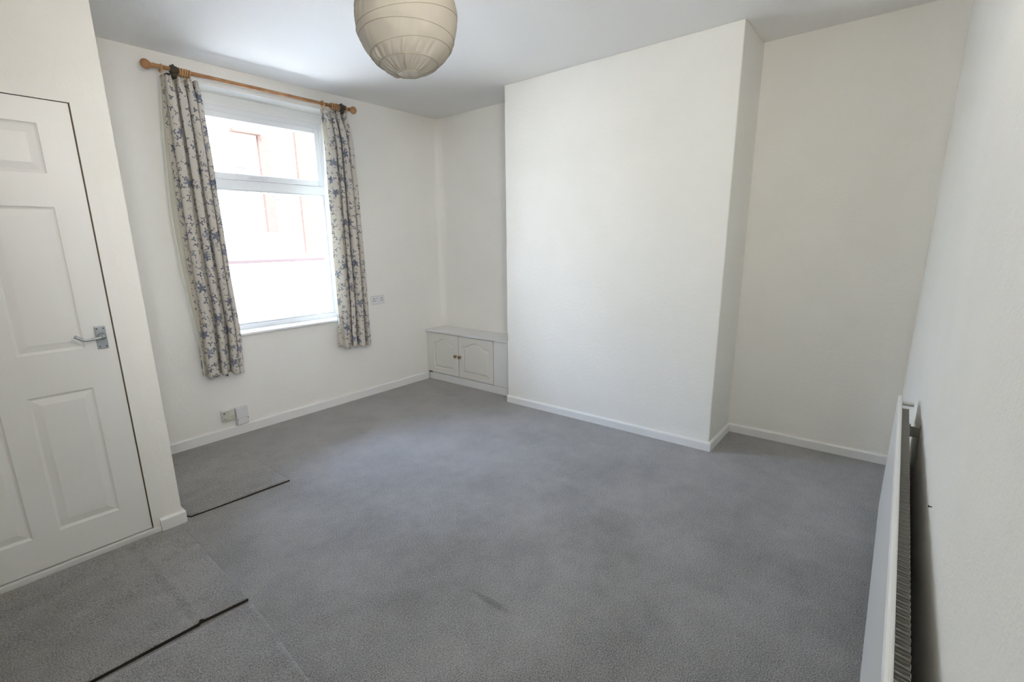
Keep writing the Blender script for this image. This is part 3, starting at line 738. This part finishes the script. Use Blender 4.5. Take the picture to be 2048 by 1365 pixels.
# ------------------------------------------------------------------ loose carpet pieces
def piece(poly, h, label, wav=0.0, seed=0, name='carpet_offcut', tuck=(), step=0.03):
    """a cut piece of carpet lying on the floor: a subdivided slab with cut edges"""
    xs = [p[0] for p in poly]; ys = [p[1] for p in poly]
    bm = B(); vs = [bm.verts.new((x, y, 0)) for x, y in poly]; f = bm.faces.new(vs)
    if f.normal.z < 0: f.normal_flip()
    x = min(xs)+step
    while x < max(xs)-1e-4:
        bmesh.ops.bisect_plane(bm, geom=bm.verts[:]+bm.edges[:]+bm.faces[:], plane_co=(x, 0, 0), plane_no=(1, 0, 0)); x += step
    y = min(ys)+step
    while y < max(ys)-1e-4:
        bmesh.ops.bisect_plane(bm, geom=bm.verts[:]+bm.edges[:]+bm.faces[:], plane_co=(0, y, 0), plane_no=(0, 1, 0)); y += step
    edge = {v for e in bm.edges if len(e.link_faces) == 1 for v in e.verts}
    r = random.Random(seed); k = [(r.uniform(6, 16), r.uniform(5, 14), r.uniform(0, 6)) for _ in range(4)]
    bmesh.ops.recalc_face_normals(bm, faces=bm.faces[:])
    if bm.faces[:][0].normal.z < 0: bmesh.ops.reverse_faces(bm, faces=bm.faces[:])
    ex = bmesh.ops.extrude_face_region(bm, geom=bm.faces[:])
    top = [g for g in ex['geom'] if isinstance(g, bmesh.types.BMVert)]
    for v in top:
        w = sum(math.sin(a*v.co.x+b*v.co.y+c) for a, b, c in k)/4
        d = 0.0
        for (p, q, hh, wd) in tuck:      # ridges and valleys along a line p-q
            p, q = Vector(p), Vector(q); c = Vector((v.co.x, v.co.y)); u = (q-p); t = max(0, min(1, (c-p).dot(u)/u.dot(u))); dd = (c-(p+u*t)).length
            d += hh*math.exp(-(dd/wd)**2)
        v.co.z = h + wav*w + d
    for fc in bm.faces: fc.smooth = abs(fc.normal.z) > 0.7
    bmesh.ops.recalc_face_normals(bm, faces=bm.faces[:])
    for fc in bm.faces:
        if abs(fc.normal.z) < 0.5: fc.material_index = 1; fc.smooth = False
    me = bpy.data.meshes.new(name); bm.to_mesh(me); bm.free(); me.materials.append(M['carpet_b']); me.materials.append(M['carpet_edge'])
    o = bpy.data.objects.new(name, me); COL.objects.link(o)
    return tag(o, label, 'carpet piece', None)
piece([(-2.546, -1.028), (-2.30, -1.046), (-2.008, -1.060), (-1.998, -0.75), (-1.982, -0.410), (-2.22, -0.33), (-2.50, -0.235), (-2.562, -0.24), (-2.562, -0.99)], 0.009,
      'grey carpet piece laid in the recess below the left curtain', 0.0022, 2, tuck=[((-2.5, -0.80), (-2.15, -0.66), -0.006, 0.04), ((-2.5, -0.62), (-2.2, -0.52), 0.004, 0.04)])
piece([(-3.70, -1.875), (-3.124, -1.898), (-2.809, -1.905), (-2.800, -1.899), (-2.630, -1.917), (-2.622, -1.55), (-2.612, -1.150), (-2.70, -1.10), (-2.85, -1.075), (-3.70, -1.075)], 0.013,
      'large creased carpet piece in front of the door, with a ridge across it', 0.0025, 8, step=0.015,
      tuck=[((-2.808, -1.08), (-2.800, -1.9), 0.008, 0.009), ((-2.832, -1.12), (-2.822, -1.86), -0.007, 0.012), ((-2.92, -1.05), (-2.70, -1.25), -0.004, 0.05), ((-3.1, -1.55), (-2.86, -1.42), 0.005, 0.05), ((-2.78, -1.4), (-2.63, -1.33), -0.005, 0.03), ((-3.5, -1.35), (-3.0, -1.22), -0.005, 0.05)])
piece([(-3.70, -2.75), (-2.70, -2.75), (-2.669, -2.464), (-2.645, -2.18), (-2.627, -1.930), (-3.124, -1.912), (-3.70, -1.888)], 0.004,
      'nearest carpet piece, in front of the ones by the door', 0.001, 9)

# ------------------------------------------------------------------ outside
bm = B(); box(bm, -16, 22, OUT, 30, -0.35, -0.25); struct(obj('ground', bm, M['paving']), 'pale paving outside the window')
bm = B(); box(bm, -8, 14, 4.0, 4.2, -0.25, 1.16); gw = tag(obj('garden_wall', bm, M['pale']), 'pale garden wall outside the window', 'wall')
bm = B(); box(bm, -8, 14, 3.97, 4.23, 1.16, 1.21, 0.01); o = obj('coping', bm, M['coping'], gw); o['label'] = 'thin red brick coping'
hs = tag(empty('house', (3.5, 9, -0.25)), 'pale gabled house with brick piers seen through the window', 'house')
bm = B(); box(bm, -3.0, 9.0, 9.0, 14, -0.25, 4.15)
prism_pts = [(-3.2, 4.15), (9.2, 4.15), (3.0, 6.2)]
a = [bm.verts.new((x, 9.0, z)) for x, z in prism_pts]; b = [bm.verts.new((x, 14, z)) for x, z in prism_pts]
bm.faces.new(a); bm.faces.new(b[::-1])
for i in range(3): bm.faces.new((a[i], a[(i+1) % 3], b[(i+1) % 3], b[i]))
obj('walls', at(bm, hs.location), M['render'], hs)
for x0, x1, z0, z1 in ((2.82, 3.09, 1.76, 4.10), (3.80, 4.05, 1.20, 4.6)):
    bm = B(); box(bm, x0, x1, 8.90, 9.0, z0, z1); obj('brick_pier', at(bm, hs.location), M['brick'], hs)['label'] = 'pale red brick pier'
for x0, x1, z0, z1 in ((3.12, 3.40, 1.7, 2.6), (2.2, 2.45, 2.1, 3.3)):
    bm = B(); rect_frame(bm, x0-0.05, x1+0.05, z0-0.05, z1+0.05, 0.05, 8.95, 9.0, 0); wf = obj('window', at(bm, hs.location), M['upvc'], hs)
    bm = B(); box(bm, x0, x1, 8.98, 9.0, z0, z1); obj('pane', at(bm, hs.location), M['houseglass'], wf)
bm = B(); box(bm, 2.2, 2.86, 8.8, 9.0, 4.08, 4.16); obj('brick_arch', at(bm, hs.location), M['brick'], hs)
